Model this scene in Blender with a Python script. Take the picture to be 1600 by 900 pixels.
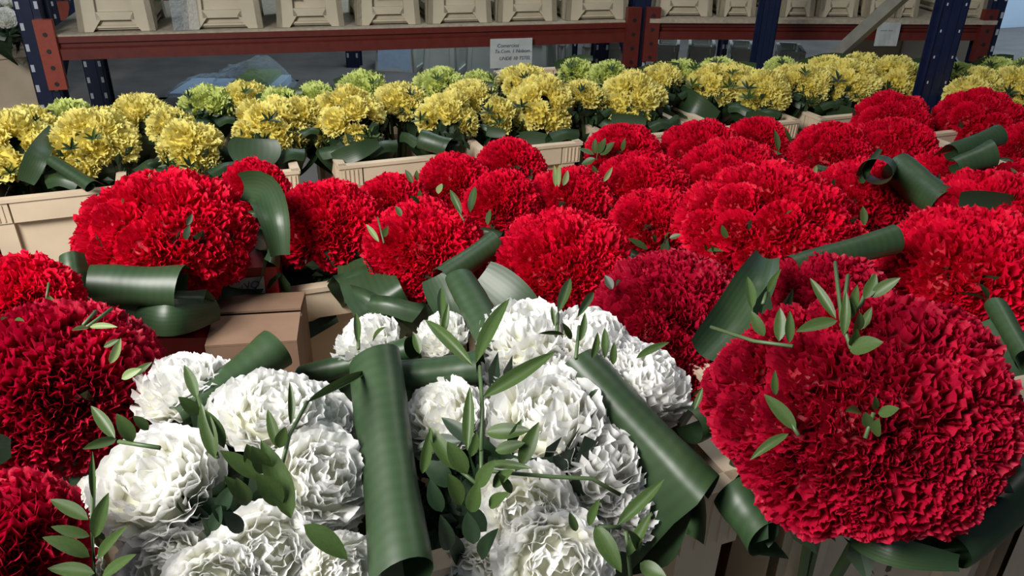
import bpy, math, random
from mathutils import Vector, Matrix, Quaternion
rnd = random.Random(7)
PI = math.pi
for o in list(bpy.data.objects): bpy.data.objects.remove(o)
SC = bpy.context.scene
COL = SC.collection
# ------------------------------------------------------------------ camera
FPX = 1240.0
CZ = 1.04
pitch, yaw, roll = math.radians(27.3), math.radians(68.3), math.radians(1.2)
F = Vector((math.cos(yaw)*math.cos(pitch), math.sin(yaw)*math.cos(pitch), -math.sin(pitch)))
R0 = Vector((math.sin(yaw), -math.cos(yaw), 0)); U0 = R0.cross(F)
RX = R0*math.cos(roll) + U0*math.sin(roll); UX = RX.cross(F)
ORG = Vector((0, 0, CZ))
cd = bpy.data.cameras.new('camera'); cam = bpy.data.objects.new('camera', cd); COL.objects.link(cam)
cd.sensor_width = 36; cd.lens = FPX/1600*36; cd.clip_start = .02; cd.clip_end = 60
cam.matrix_world = Matrix(((RX.x, UX.x, -F.x, 0), (RX.y, UX.y, -F.y, 0), (RX.z, UX.z, -F.z, CZ), (0, 0, 0, 1)))
SC.camera = cam
# ------------------------------------------------------------------ world, lights, exposure
w = bpy.data.worlds.new('world'); SC.world = w; w.use_nodes = True
bg = w.node_tree.nodes['Background']; bg.inputs[0].default_value = (.62, .8, 1, 1); bg.inputs[1].default_value = .12
def area(name, loc, target, sx, sy, power, col):
    l = bpy.data.lights.new(name, 'AREA'); l.shape = 'RECTANGLE'; l.size = sx; l.size_y = sy; l.energy = power; l.color = col
    o = bpy.data.objects.new(name, l); COL.objects.link(o); o.location = loc
    o.rotation_euler = (Vector(target)-Vector(loc)).to_track_quat('-Z', 'Y').to_euler(); return o
area('doorway_daylight', (-1.25, .35, 2.0), (.15, 1.1, .45), .9, .9, 90, (1, .965, .92))
area('overhead_fill', (1.6, 1.6, 3.2), (1.4, 1.9, 0), 1.0, 1.0, 13, (1, .97, .93))  # soft fill added overhead; no fixture stands here
area('rear_daylight', (1.6, 4.1, 2.6), (1.4, 4.3, .3), 2.6, .5, 32, (.75, .9, 1))
area('wall_fill_lamp', (6.0, 3.3, 2.8), (6.5, 4.9, .7), 1.0, .6, 70, (.75, .88, 1))  # added lamp that brightens the pale right wall, no real source
SC.view_settings.view_transform = 'Standard'; SC.view_settings.look = 'None'
SC.view_settings.exposure = 0.25; SC.view_settings.gamma = 1.0; SC.view_settings.use_curve_mapping = False

# ------------------------------------------------------------------ helpers
def ray(x, y): return (F*FPX + RX*(x-800) + UX*(450-y))/FPX       # unit depth along F
def at(x, y, d): return ORG + ray(x, y)*d
def drop(x, y, h): r = ray(x, y); return ORG + r*(-h/r.z)
def onplane(x, y, p, n):
    r = ray(x, y); return ORG + r*((p-ORG).dot(n)/r.dot(n))
def depth(p): return (p-ORG).dot(F)
def newmat(name):
    m = bpy.data.materials.new(name); m.use_nodes = True; nt = m.node_tree; return m, nt, nt.nodes['Principled BSDF']
def N(nt, t, **k):
    n = nt.nodes.new(t)
    for a, b in k.items(): setattr(n, a, b)
    return n
def simple(name, col, rough=.5, metal=0, var=.0, scale=20, bump=0, spec=.5, col2=None):
    m, nt, b = newmat(name); b.inputs['Roughness'].default_value = rough; b.inputs['Metallic'].default_value = metal
    b.inputs['Specular IOR Level'].default_value = spec
    tc = N(nt, 'ShaderNodeTexCoord'); no = N(nt, 'ShaderNodeTexNoise'); no.inputs['Scale'].default_value = scale; no.inputs['Detail'].default_value = 6
    nt.links.new(tc.outputs['Object'], no.inputs['Vector'])
    mx = N(nt, 'ShaderNodeMix', data_type='RGBA'); r = N(nt, 'ShaderNodeMapRange'); r.inputs[1].default_value = .35; r.inputs[2].default_value = .7
    nt.links.new(no.outputs[0], r.inputs[0]); nt.links.new(r.outputs[0], mx.inputs[0])
    c2 = col2 or tuple(c*(1-var) for c in col)
    mx.inputs[6].default_value = (*col, 1); mx.inputs[7].default_value = (*c2, 1); nt.links.new(mx.outputs[2], b.inputs['Base Color'])
    if bump:
        bp = N(nt, 'ShaderNodeBump'); bp.inputs['Strength'].default_value = bump; bp.inputs['Distance'].default_value = .002
        nt.links.new(no.outputs[0], bp.inputs['Height']); nt.links.new(bp.outputs[0], b.inputs['Normal'])
    return m
def petal_mat(name, deep, tip, transl=.3, rough=.55, var=.25, spec=.3):
    m, nt, b = newmat(name); out = nt.nodes['Material Output']
    b.inputs['Roughness'].default_value = rough; b.inputs['Specular IOR Level'].default_value = spec
    a = N(nt, 'ShaderNodeAttribute', attribute_name='pv'); sp = N(nt, 'ShaderNodeSeparateColor'); nt.links.new(a.outputs['Color'], sp.inputs[0])
    mx = N(nt, 'ShaderNodeMix', data_type='RGBA'); mx.inputs[6].default_value = (*deep, 1); mx.inputs[7].default_value = (*tip, 1)
    nt.links.new(sp.outputs[0], mx.inputs[0])
    hv = N(nt, 'ShaderNodeHueSaturation'); nt.links.new(mx.outputs[2], hv.inputs['Color'])
    mr = N(nt, 'ShaderNodeMapRange'); mr.inputs[3].default_value = 1-var; mr.inputs[4].default_value = 1; nt.links.new(sp.outputs[1], mr.inputs[0])
    nt.links.new(mr.outputs[0], hv.inputs['Value']); nt.links.new(hv.outputs[0], b.inputs['Base Color'])
    t = N(nt, 'ShaderNodeBsdfTranslucent'); nt.links.new(hv.outputs[0], t.inputs[0])
    ms = N(nt, 'ShaderNodeMixShader'); ms.inputs[0].default_value = transl
    nt.links.new(b.outputs[0], ms.inputs[1]); nt.links.new(t.outputs[0], ms.inputs[2]); nt.links.new(ms.outputs[0], out.inputs[0])
    return m
def leaf_mat(name, c1, c2, vein=0, rough=.38, transl=.08, spec=.5):
    m, nt, b = newmat(name); out = nt.nodes['Material Output']; b.inputs['Roughness'].default_value = rough; b.inputs['Specular IOR Level'].default_value = spec
    tc = N(nt, 'ShaderNodeTexCoord'); no = N(nt, 'ShaderNodeTexNoise'); no.inputs['Scale'].default_value = 14; nt.links.new(tc.outputs['Object'], no.inputs['Vector'])
    mx = N(nt, 'ShaderNodeMix', data_type='RGBA'); mx.inputs[6].default_value = (*c1, 1); mx.inputs[7].default_value = (*c2, 1)
    nt.links.new(no.outputs[0], mx.inputs[0]); src = mx.outputs[2]
    if vein:
        uv = N(nt, 'ShaderNodeUVMap'); wv = N(nt, 'ShaderNodeTexWave'); wv.inputs['Scale'].default_value = vein; wv.inputs['Distortion'].default_value = .6
        nt.links.new(uv.outputs[0], wv.inputs['Vector'])
        m2 = N(nt, 'ShaderNodeMix', data_type='RGBA', blend_type='MULTIPLY'); m2.inputs[0].default_value = .12
        nt.links.new(src, m2.inputs[6]); nt.links.new(wv.outputs[0], m2.inputs[7]); src = m2.outputs[2]
        bp = N(nt, 'ShaderNodeBump'); bp.inputs['Strength'].default_value = .04; bp.inputs['Distance'].default_value = .001
        nt.links.new(wv.outputs[0], bp.inputs['Height']); nt.links.new(bp.outputs[0], b.inputs['Normal'])
    nt.links.new(src, b.inputs['Base Color'])
    t = N(nt, 'ShaderNodeBsdfTranslucent'); nt.links.new(src, t.inputs[0]); ms = N(nt, 'ShaderNodeMixShader'); ms.inputs[0].default_value = transl
    nt.links.new(b.outputs[0], ms.inputs[1]); nt.links.new(t.outputs[0], ms.inputs[2]); nt.links.new(ms.outputs[0], out.inputs[0])
    return m
M = {}
M['red'] = petal_mat('red_petals', (.52, 0, .014), (.85, .002, .042), transl=.35)
M['crimson'] = petal_mat('dim_red_petals', (.30, 0, .009), (.53, .002, .036), transl=.4, spec=.4)  # red petals with dimmer light and bluish sky sheen put into the colour
M['white'] = petal_mat('white_petals', (.90, .90, .66), (.98, .98, .98), transl=.40, var=.03)
M['yellow'] = petal_mat('yellow_petals', (.82, .66, .08), (.93, .85, .30), transl=.3, var=.10)
M['lime'] = petal_mat('backlit_lime_petals', (.52, .56, .08), (.72, .80, .28), transl=.3, var=.12)  # cool daylight on the rear yellow flowers, put into the petal colour
M['broad'] = leaf_mat('broad_leaf_green', (.016, .042, .017), (.036, .068, .024), vein=9, rough=.42)
M['sprig'] = leaf_mat('sprig_leaf_green', (.028, .062, .014), (.062, .100, .026), rough=.45, transl=.12, spec=.35)
M['sprigpale'] = leaf_mat('pale_sprig_leaf', (.14, .21, .07), (.22, .29, .11), rough=.5, transl=.2)
M['dark'] = leaf_mat('dark_foliage', (.008, .024, .010), (.018, .042, .014), rough=.5)
M['stem'] = leaf_mat('stem_green', (.05, .09, .03), (.08, .13, .05), rough=.5)
M['crate'] = simple('tan_plastic', (.66, .53, .38), .55, var=.16, scale=9, bump=.15)
M['crate2'] = simple('grey_tan_plastic', (.50, .44, .32), .5, var=.15, scale=9, bump=.15)
M['crate3'] = simple('pale_plastic', (.62, .64, .58), .5, var=.12, scale=9)
M['redp'] = simple('red_plastic', (.36, .01, .014), .45, var=.2)
M['brown'] = simple('brown_board', (.20, .12, .075), .7, var=.2)
M['beam'] = simple('red_painted_steel', (.115, .014, .009), .45, var=.25, scale=30)
M['orange'] = simple('orange_painted_steel', (.27, .045, .025), .45, var=.2, scale=30)
M['blue'] = simple('blue_painted_steel', (.005, .011, .042), .35, var=.3, scale=30)
M['board'] = simple('chipboard', (.42, .36, .27), .7, var=.3, scale=60)
M['grey'] = simple('grey_wall_paint', (.055, .078, .082), .7, var=.15, scale=2)
M['galv'] = simple('galvanised_steel', (.30, .30, .27), .4, .4, var=.2, scale=30)
M['pale'] = simple('pale_blue_panel', (.55, .70, .86), .5, var=.06, scale=3)
M['floor'] = simple('concrete_floor', (.17, .16, .15), .7, var=.3, scale=5, bump=.2)
M['paper'] = simple('white_paper', (.42, .45, .44), .8, var=.08, scale=25)
M['bluepaper'] = simple('pale_blue_paper', (.55, .72, .95), .7, var=.12, scale=25)
M['yel'] = simple('yellow_sticker', (.80, .75, .02), .6)
M['ink'] = simple('dark_ink', (.10, .11, .17), .7)
M['stamp'] = simple('stamp_ink', (.10, .075, .06), .8)
M['redstamp'] = simple('red_stamp_ink', (.50, .17, .12), .8)
M['hole'] = simple('bare_steel_slot', (.40, .43, .48), .5)
M['black'] = simple('black_plastic', (.01, .01, .012), .5)
mw, nt, b = newmat('clear_wrap'); b.inputs['Base Color'].default_value = (.7, .82, .9, 1); b.inputs['Roughness'].default_value = .15; b.inputs['Alpha'].default_value = .28
no = N(nt, 'ShaderNodeTexNoise'); no.inputs['Scale'].default_value = 18; bp = N(nt, 'ShaderNodeBump'); bp.inputs['Strength'].default_value = 1; bp.inputs['Distance'].default_value = .02
nt.links.new(no.outputs[0], bp.inputs['Height']); nt.links.new(bp.outputs[0], b.inputs['Normal']); M['wrap'] = mw

def mesh(name, vs, fs, mat, smooth=True, pv=None, uvs=None):
    me = bpy.data.meshes.new(name); me.from_pydata([tuple(v) for v in vs], [], fs); me.materials.append(mat)
    if smooth: me.polygons.foreach_set('use_smooth', [True]*len(me.polygons))
    if pv:
        a = me.color_attributes.new('pv', 'FLOAT_COLOR', 'POINT'); a.data.foreach_set('color', [c for p in pv for c in (p[0], p[1], 0, 1)])
    if uvs:
        ul = me.uv_layers.new(name='UVMap'); li = [0]*len(me.loops); me.loops.foreach_get('vertex_index', li)
        ul.data.foreach_set('uv', [c for i in li for c in uvs[i]])
    me.update(); return me
def link(name, me, parent=None, mtx=None):
    o = bpy.data.objects.new(name, me); COL.objects.link(o)
    if parent: o.parent = parent
    if mtx is not None: o.matrix_basis = mtx
    return o
def tag(o, label, cat, group=None, kind=None):
    o['label'] = label; o['category'] = cat
    if group: o['group'] = group
    if kind: o['kind'] = kind
    return o
def thing(name, loc, label, cat, group=None, rot=0):
    o = bpy.data.objects.new(name, None); COL.objects.link(o); o.location = loc; o.rotation_euler = (0, 0, rot); o.empty_display_size = .05
    return tag(o, label, cat, group)
class MB:
    def __init__(s): s.v = []; s.f = []
    def box(s, x0, x1, y0, y1, z0, z1):
        b = len(s.v); s.v += [(x, y, z) for z in (z0, z1) for y in (y0, y1) for x in (x0, x1)]
        s.f += [[b+i for i in q] for q in ((0, 2, 3, 1), (4, 5, 7, 6), (0, 1, 5, 4), (1, 3, 7, 5), (3, 2, 6, 7), (2, 0, 4, 6))]; return s
    def prism(s, poly, a0, a1, ax='y'):                      # poly in the plane across ax
        b = len(s.v); n = len(poly)
        for a in (a0, a1):
            for p in poly: s.v.append((p[0], a, p[1]) if ax == 'y' else (a, p[0], p[1]))
        s.f += [list(range(b, b+n))[::-1], list(range(b+n, b+2*n))] + [[b+i, b+(i+1) % n, b+n+(i+1) % n, b+n+i] for i in range(n)]; return s
    def tube(s, pts, r, seg=6):
        b = len(s.v); pts = [Vector(p) for p in pts]
        for i, p in enumerate(pts):
            d = (pts[min(i+1, len(pts)-1)]-pts[max(i-1, 0)]).normalized(); a = d.orthogonal().normalized(); c = d.cross(a)
            rr = r[i] if isinstance(r, (list, tuple)) else r
            for k in range(seg): s.v.append(p + (a*math.cos(2*PI*k/seg)+c*math.sin(2*PI*k/seg))*rr)
        for i in range(len(pts)-1):
            for k in range(seg): s.f.append([b+i*seg+k, b+i*seg+(k+1) % seg, b+(i+1)*seg+(k+1) % seg, b+(i+1)*seg+k])
        s.f.append([b+k for k in range(seg)][::-1]); s.f.append([b+(len(pts)-1)*seg+k for k in range(seg)]); return s
    def me(s, name, mat, smooth=False): return mesh(name, s.v, s.f, mat, smooth)
    def obj(s, name, mat, parent=None, mtx=None, smooth=False): return link(name, s.me(name, mat, smooth), parent, mtx)

# ------------------------------------------------------------------ carnation heads (unit radius)
def head_mesh(name, mat, seed, n=52, nu=9, nv=5, ruff=.10, serr=.06, width=.42, dome=.72, curl=.12):
    r = random.Random(seed); V = []; Fc = []; pv = []
    ga = PI*(3-math.sqrt(5))
    for i in range(n):
        t = (i+.5)/n
        phi = math.radians(8 + 104*t**.72) + r.uniform(-.12, .12); th = i*ga + r.uniform(-.25, .25)
        er = Vector((math.cos(th), math.sin(th), 0)); et = Vector((-math.sin(th), math.cos(th), 0)); ez = Vector((0, 0, 1))
        L = r.uniform(.88, 1.06); T = er*(math.sin(phi)*L) + ez*(math.cos(phi)*dome*L)
        B = er*.08 - ez*.55; K = er*(.50*math.sin(phi)) + ez*(-.05+.55*math.cos(phi)*dome)
        wd = width*r.uniform(.8, 1.15)*(.7+.3*t); p1, p2 = r.uniform(0, 6.3), r.uniform(0, 6.3); k1, k2 = r.uniform(2.0, 3.2), r.uniform(4.5, 6.5)
        tw = r.uniform(-.35, .35); rv = r.random(); b = len(V); js = [r.uniform(-serr, serr)+(serr*.7 if q % 2 else -serr*.7) for q in range(nu)]
        for j in range(nv):
            v = .25+.75*j/(nv-1)
            P = B*(1-v)**2 + K*2*v*(1-v) + T*v*v; D = ((K-B)*(1-v)+(T-K)*v).normalized(); Nn = et.cross(D).normalized()
            wv = wd*(.16+.84*math.sin(min(1, v)*PI/2)**1.6)
            for q in range(nu):
                u = -1+2*q/(nu-1)
                off = ruff*v*v*(math.sin(k1*u*PI/1.3+p1)+.55*math.sin(k2*u*PI/1.5+p2)) + tw*u*v*.16 - curl*(v**4)
                ln = (js[q]-.20*u*u*wd/.4)*(v**3)
                V.append(P + et*(u*wv) + Nn*off + D*ln); pv.append((max(0, min(1, (v-.3)*1.5)), rv))
        for j in range(nv-1):
            for q in range(nu-1):
                a = b+j*nu+q; Fc.append([a, a+1, a+nu+1, a+nu])
    b = len(V); ns, nr = 14, 7                                   # ball added inside the petals to hide the dark gaps between them
    for j in range(nr+1):
        ph = PI*.80*j/nr
        for q in range(ns):
            a = 2*PI*q/ns; k = .70*(1+r.uniform(-.08, .08)); V.append(Vector((math.sin(ph)*math.cos(a)*k, math.sin(ph)*math.sin(a)*k, math.cos(ph)*k*dome*.95-.04))); pv.append((.25, .4))
    for j in range(nr):
        for q in range(ns): Fc.append([b+j*ns+q, b+(j+1)*ns+q, b+(j+1)*ns+(q+1) % ns, b+j*ns+(q+1) % ns])
    return mesh(name, V, Fc, mat, True, pv)
HM = {}
for c, kw in (('red', dict(n=64, nu=13, nv=5, ruff=.085, serr=.028, width=.38)), ('crimson', dict(n=92, nu=15, nv=6, ruff=.07, serr=.018, width=.34, dome=.66)),
              ('white', dict(n=66, nu=15, nv=6, ruff=.07, serr=.014, width=.52, dome=.78, curl=.2)),
              ('yellow', dict(n=50, nu=7, nv=4, ruff=.09, serr=.07, width=.32)), ('lime', dict(n=40, nu=7, nv=4, ruff=.09, serr=.07, width=.32))):
    HM[c] = [head_mesh('carnation', M[c], 10+k, **kw) for k in range(4)]
# small leaf: length 1 along +Y, half width .5 along X, normal +Z
def leaf_mesh(mat, seed, bend=.12, fold=.10):
    r = random.Random(seed); V = []; Fc = []; nv = 8; sk = r.uniform(-.08, .08)
    for j in range(nv+1):
        v = j/nv; wd = .5*math.sin(PI*min(1, v**.85))**.75 if 0 < j < nv else .02
        for u in (-1, -.5, 0, .5, 1):
            V.append((u*wd + sk*math.sin(PI*v), v, fold*abs(u)*wd*1.2 - bend*(v*v) + bend*.5*v))
    for j in range(nv):
        for q in range(4): a = j*5+q; Fc.append([a, a+1, a+6, a+5])
    return mesh('leaf', V, Fc, mat, True)
LM = {k: [leaf_mesh(M[k], s, bend=.02+.09*s) for s in range(3)] for k in ('sprig', 'sprigpale', 'dark')}
def orient(base, tip, up, width):
    d = tip-base; L = d.length; y = d/L; x = y.cross(up)
    if x.length < 1e-4: x = y.orthogonal()
    x.normalize(); z = x.cross(y)
    return Matrix(((x.x*width, y.x*L, z.x*L, base.x), (x.y*width, y.y*L, z.y*L, base.y), (x.z*width, y.z*L, z.z*L, base.z), (0, 0, 0, 1)))
# foliage core (unit radius dome) and collar leaf (unit)
def foliage_mesh(seed, n=150):
    r = random.Random(seed); V = []; Fc = []
    for i in range(n):
        ph = math.acos(r.uniform(-.25, 1)); th = r.uniform(0, 2*PI); R = r.uniform(.45, .84)
        p = Vector((math.sin(ph)*math.cos(th)*R, math.sin(ph)*math.sin(th)*R, math.cos(ph)*R*.62-.12))
        nn = (p+Vector((r.uniform(-.5, .5), r.uniform(-.5, .5), r.uniform(0, .6)))).normalized(); a = nn.orthogonal().normalized(); a.rotate(Quaternion(nn, r.uniform(0, 6.3)))
        c = nn.cross(a); l = r.uniform(.16, .3); wd = l*.3; b = len(V)
        V += [p, p+a*l*.5+c*wd, p+a*l+nn*.05, p+a*l*.5-c*wd]; Fc.append([b, b+1, b+2, b+3])
    b = len(V)
    for j in range(6):
        ph = PI*.62*j/5
        for q in range(12): a = 2*PI*q/12; k = .66+r.uniform(-.03, .03); V.append(Vector((math.sin(ph)*math.cos(a)*k, math.sin(ph)*math.sin(a)*k, math.cos(ph)*k*.62-.1)))
    for j in range(5):
        for q in range(12): Fc.append([b+j*12+q, b+(j+1)*12+q, b+(j+1)*12+(q+1) % 12, b+j*12+(q+1) % 12])
    return mesh('foliage', V, Fc, M['dark'], False)
FOL = [foliage_mesh(k) for k in range(3)]
def collar_mesh(seed):
    r = random.Random(seed); V = []; Fc = []; uv = []; nv, nu = 10, 6; hw = r.uniform(.36, .48); out = r.uniform(.95, 1.06)
    for j in range(nv+1):
        v = j/nv
        rr = .10+(out-.10)*math.sin(min(v, .8)/.8*PI/2) + (.10*math.sin((v-.8)/.2*PI/2) if v > .8 else 0)
        z = -1.0+.92*min(v, .8)/.8 + (-.16*(v-.8)/.2 if v > .8 else 0)
        wv = hw*(.2+.8*min(1, v*1.5))*(1-.45*max(0, v-.7)/.3)
        for q in range(nu+1):
            u = -1+2*q/nu; an = u*wv; V.append((rr*math.cos(an), rr*math.sin(an), z+.03*math.cos(u*3))); uv.append((v*.3, u*.3))
    for j in range(nv):
        for q in range(nu): a = j*(nu+1)+q; Fc.append([a, a+1, a+nu+2, a+nu+1])
    return mesh('collar_leaf', V, Fc, M['broad'], True, uvs=uv)
CL = [collar_mesh(k) for k in range(3)]

# ------------------------------------------------------------------ crates
def crate_meshes(w, d, h, taper, mat, notch=False, wall=.006):
    # open box with stiles, rails and a recessed plate in each side; taper: top width / bottom width
    def tp(vs):
        return [Vector((v[0]*(1+(taper-1)*(v[2]/h)), v[1]*(1+(taper-1)*(v[2]/h)), v[2])) for v in vs]
    X, Y = w/2, d/2; body = MB(); pan = MB(); band = MB(); st = w*.19; rail = h*.13; th = .012
    if notch: st = w*.25; th = .022
    for s in (-1, 1):
        for (A, Bq, ax) in ((X, Y, 'y'), (Y, X, 'x')):
            a0, a1 = (s*Bq, s*(Bq-th)); stl = st if ax == 'y' else st*1.2
            for e in (-1, 1):
                if notch: body.prism([(e*A, 0), (e*(A-stl*.75), 0), (e*(A-stl*1.25), rail), (e*(A-stl), rail*1.5), (e*(A-stl), h-rail), (e*A, h-rail)], a0, a1, ax)
                else: body.prism([(e*A, 0), (e*(A-stl), 0), (e*(A-stl), h-rail), (e*A, h-rail)], a0, a1, ax)
            body.prism([(-A+stl, rail*.9 if notch else 0), (A-stl, rail*.9 if notch else 0), (A-stl, rail*1.5), (-A+stl, rail*1.5)], a0, a1, ax)
            b0, b1 = s*(Bq-th), s*(Bq-th-.006)
            pan.prism([(-A+.004, .004), (A-.004, .004), (A-.004, h-rail*1.02), (-A+.004, h-rail*1.02)], b0, b1, ax)
            # top band split by two slits
            g = .0035
            for (q0, q1) in ((-A, -A+stl*1.05-g), (-A+stl*1.05, A-stl*1.05), (A-stl*1.05+g, A)):
                band.prism([(q0, h-rail), (q1, h-rail), (q1, h-.006), (q0, h-.006)], s*(Bq+.003), s*(Bq-.012), ax)
            band.prism([(-A-.004, h-.008), (A+.004, h-.008), (A+.004, h), (-A-.004, h)], s*(Bq+.006), s*(Bq-.014), ax)
            if not notch:
                for e in (-1, 1):                       # fine ribs at the corners
                    for k in range(4):
                        xx = e*(A-stl*(.15+.2*k)); band.prism([(xx-.0015, h-rail*.92), (xx+.0015, h-rail*.92), (xx+.0015, h-.012), (xx-.0015, h-.012)], s*(Bq+.005), s*(Bq+.0029), ax)
    pan.box(-X+.01, X-.01, -Y+.01, Y-.01, .012, .02)
    out = []
    for n, m in (('frame', body), ('panel', pan), ('rim', band)):
        m.v = tp(m.v); out.append((n, m.me(n, mat)))
    return out
def put_crate(kind, loc, rot, label, group, name='flower_crate'):
    t = thing(name, loc, label, 'crate', group, rot)
    for n, me in kind: link(n, me, t)
    return t
def sheet(w, h, mat, parent, mtx, name='label'):
    V = []; Fc = []
    for j in range(5):
        for i in range(7): V.append((-w/2+w*i/6, .0015*math.sin(i*1.3+j), -h*j/4)); 
    for j in range(4):
        for i in range(6): a = j*7+i; Fc.append([a, a+1, a+8, a+7])
    n = len(V); V += [(v[0], v[1]+.0006, v[2]) for v in V]; Fc += [[i+n for i in f][::-1] for f in Fc]
    return link(name, mesh(name, V, Fc, mat, False), parent, mtx)
def writing(lines, parent, mtx, size, mat, name='writing'):
    out = []
    for i, (s, dx, dy, k) in enumerate(lines):
        cu = bpy.data.curves.new(name, 'FONT'); cu.body = s; cu.size = size*k; cu.shear = .25; cu.extrude = .0002
        to = bpy.data.objects.new(name, cu); COL.objects.link(to); bpy.context.view_layer.update(); me = bpy.data.meshes.new_from_object(to); me.materials.clear(); me.materials.append(mat); bpy.data.objects.remove(to)
        o = bpy.data.objects.new(name, me); COL.objects.link(o); o.parent = parent
        o.matrix_basis = mtx @ Matrix.Translation((dx, -.003, dy)) @ Matrix.Rotation(PI/2, 4, 'X'); out.append(o)
    return out
def ordw(n): return ('first second third fourth fifth sixth seventh eighth ninth tenth eleventh twelfth thirteenth fourteenth fifteenth sixteenth').split()[n]

# ================================================================== THE SETTING
def struct(name, m, mat): o = m.obj(name, mat); o['kind'] = 'structure'; return o
struct('floor', MB().box(-4, 9, -2, 9, -.05, 0), M['floor'])
struct('wall_back', MB().box(-4, 3.6, 6.9, 7.0, 0, 3.2), M['grey'])
pw = at(1580, 60, 6.6)
struct('wall_right', MB().box(pw.x-1.2, pw.x+2.5, pw.y+.1, pw.y+.2, pw.z+.06, 3.2), M['pale'])
struct('baseboard_right', MB().box(pw.x-1.2, pw.x+2.5, pw.y+.09, pw.y+.2, 0, pw.z+.02), M['grey'])
struct('trim_1', MB().box(pw.x-1.2, pw.x+2.5, pw.y+.04, pw.y+.1, pw.z-.07, pw.z+.06), M['orange'])

# ================================================================== RACK
def frame_axes(a, b):
    x = (b-a); L = x.length; x.normalize(); z = Vector((0, 0, 1)); y = z.cross(x).normalized(); x = y.cross(z)
    return Matrix(((x.x, y.x, 0, a.x), (x.y, y.y, 0, a.y), (0, 0, 1, 0), (0, 0, 0, 1))), L
def upright(parent, mtx, w, z1, d=.07, name='upright', holes=True, hs=1.0):
    m = MB().box(-w/2, w/2, 0, .004, 0, z1).box(-w/2, -w/2+.004, 0, d, 0, z1).box(w/2-.004, w/2, 0, d, 0, z1)
    m.box(-w/2-.012, -w/2, d-.004, d, 0, z1).box(w/2, w/2+.012, d-.004, d, 0, z1).box(-w*.16, w*.16, -.004, 0, 0, z1)
    u = m.obj(name, M['blue'], parent, mtx)
    if holes:
        h = MB(); z = .06
        while z < z1-.05:
            for e in (-1, 1): h.box(e*w*.36-.006*hs, e*w*.36+.006*hs, -.0012, .0, z, z+.026*hs)
            z += .075
        s = h.obj('slot', M['hole'], u); s['kind'] = 'stuff'
    return u
SHD = .55                                            # shelf surface below the camera
P0, P1, P2 = drop(52, 57, SHD), drop(1003, 33, SHD), drop(1556, 36, SHD)
rack = thing('pallet_rack', (P0.x, P0.y, 0), 'blue and dark red steel storage rack carrying the upper row of tan crates', 'rack')
OFF = Matrix.Translation((-P0.x, -P0.y, 0))
zt = CZ-SHD
for (a, b, hb) in ((P0, P1, .088), (P1, P2, .078)):
    mt, L = frame_axes(a, b); mt = OFF @ mt
    for yy in (0.0, .85):
        m = MB().prism([(yy-.0, zt-.004), (yy-.0, zt-hb*.30), (yy+.012, zt-hb*.36), (yy+.012, zt-hb*.5), (yy-.004, zt-hb*.56), (yy-.004, zt-hb), (yy+.05, zt-hb), (yy+.05, zt-.004)], .04, L-.04, 'x')
        m.obj('beam', M['beam'], rack, mt)
        for xe in (.045, L-.045):
            c = MB().box(xe-.032, xe+.032, yy-.02, yy+.01, zt-hb*2.2, zt+.06).obj('beam_connector', M['orange' if a is P0 and xe < .1 else 'beam'], rack, mt)
            if yy == 0:
                h = MB()
                for k in range(4): h.tube([(xe, yy-.0235, zt-hb*1.95+k*.06), (xe, yy-.019, zt-hb*1.95+k*.06)], .008, 8)
                h.obj('rivet', M['black'], c)['kind'] = 'stuff'
    MB().box(.03, L-.01, -.025 if a is P1 else .003, .9, zt-.004, zt+.014 if a is P1 else zt+.002).obj('shelf_board', M['board'], rack, mt)
for (p, q, wpost) in ((P0, P1, .085), (P1, P2, .075), (P2, P2+(P2-P1), .07)):
    mt, L = frame_axes(p, q); mt = OFF @ mt
    for yy in (.01, .83): upright(rack, mt @ Matrix.Translation((-.0, yy, 0)), wpost, 2.3)
    for k in range(3): MB().tube([(0, .06, .2+k*.7), (0, .84, .55+k*.7)], .016).obj('brace', M['blue'], rack, mt)
mt, L = frame_axes(P0, P1); NB = Vector((mt[0][1], mt[1][1], 0))
# near upright frame with the diagonal brace
pA, pB = drop(1456, 176, .60), drop(1196, 92, .70)
pA = at(1451, 176, 2.45); pB = at(1198, 60, 3.15)
nf = thing('rack_frame', (pA.x, pA.y, 0), 'dark navy steel rack post pair with a grey diagonal brace at the right', 'rack frame')
OFF2 = Matrix.Translation((-pA.x, -pA.y, 0))
rotp = math.atan2(RX.y, RX.x)+.05
for (p, wp) in ((pA, .078), (pB, .066)): upright(nf, OFF2 @ Matrix.Translation((p.x, p.y, 0)) @ Matrix.Rotation(rotp, 4, 'Z'), wp, 2.4, d=.03, name='post', holes=p is pA, hs=.3)
hz = Vector((0, 0, 1)); nfp = Vector((pB.y-pA.y, pA.x-pB.x, 0)).normalized()
for (x0, y0, x1, y1) in ((1435, -30, 1302, 90), ):
    a, b_ = onplane(x0, y0, pA, nfp), onplane(x1, y1, pA, nfp); d = (b_-a); a2 = a-d*.25; b2 = b_+d*.55
    loc = Vector((pA.x, pA.y, 0)); MB().tube([a2-loc, b2-loc], .027, 4).obj('brace', M['galv'], nf)

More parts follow.
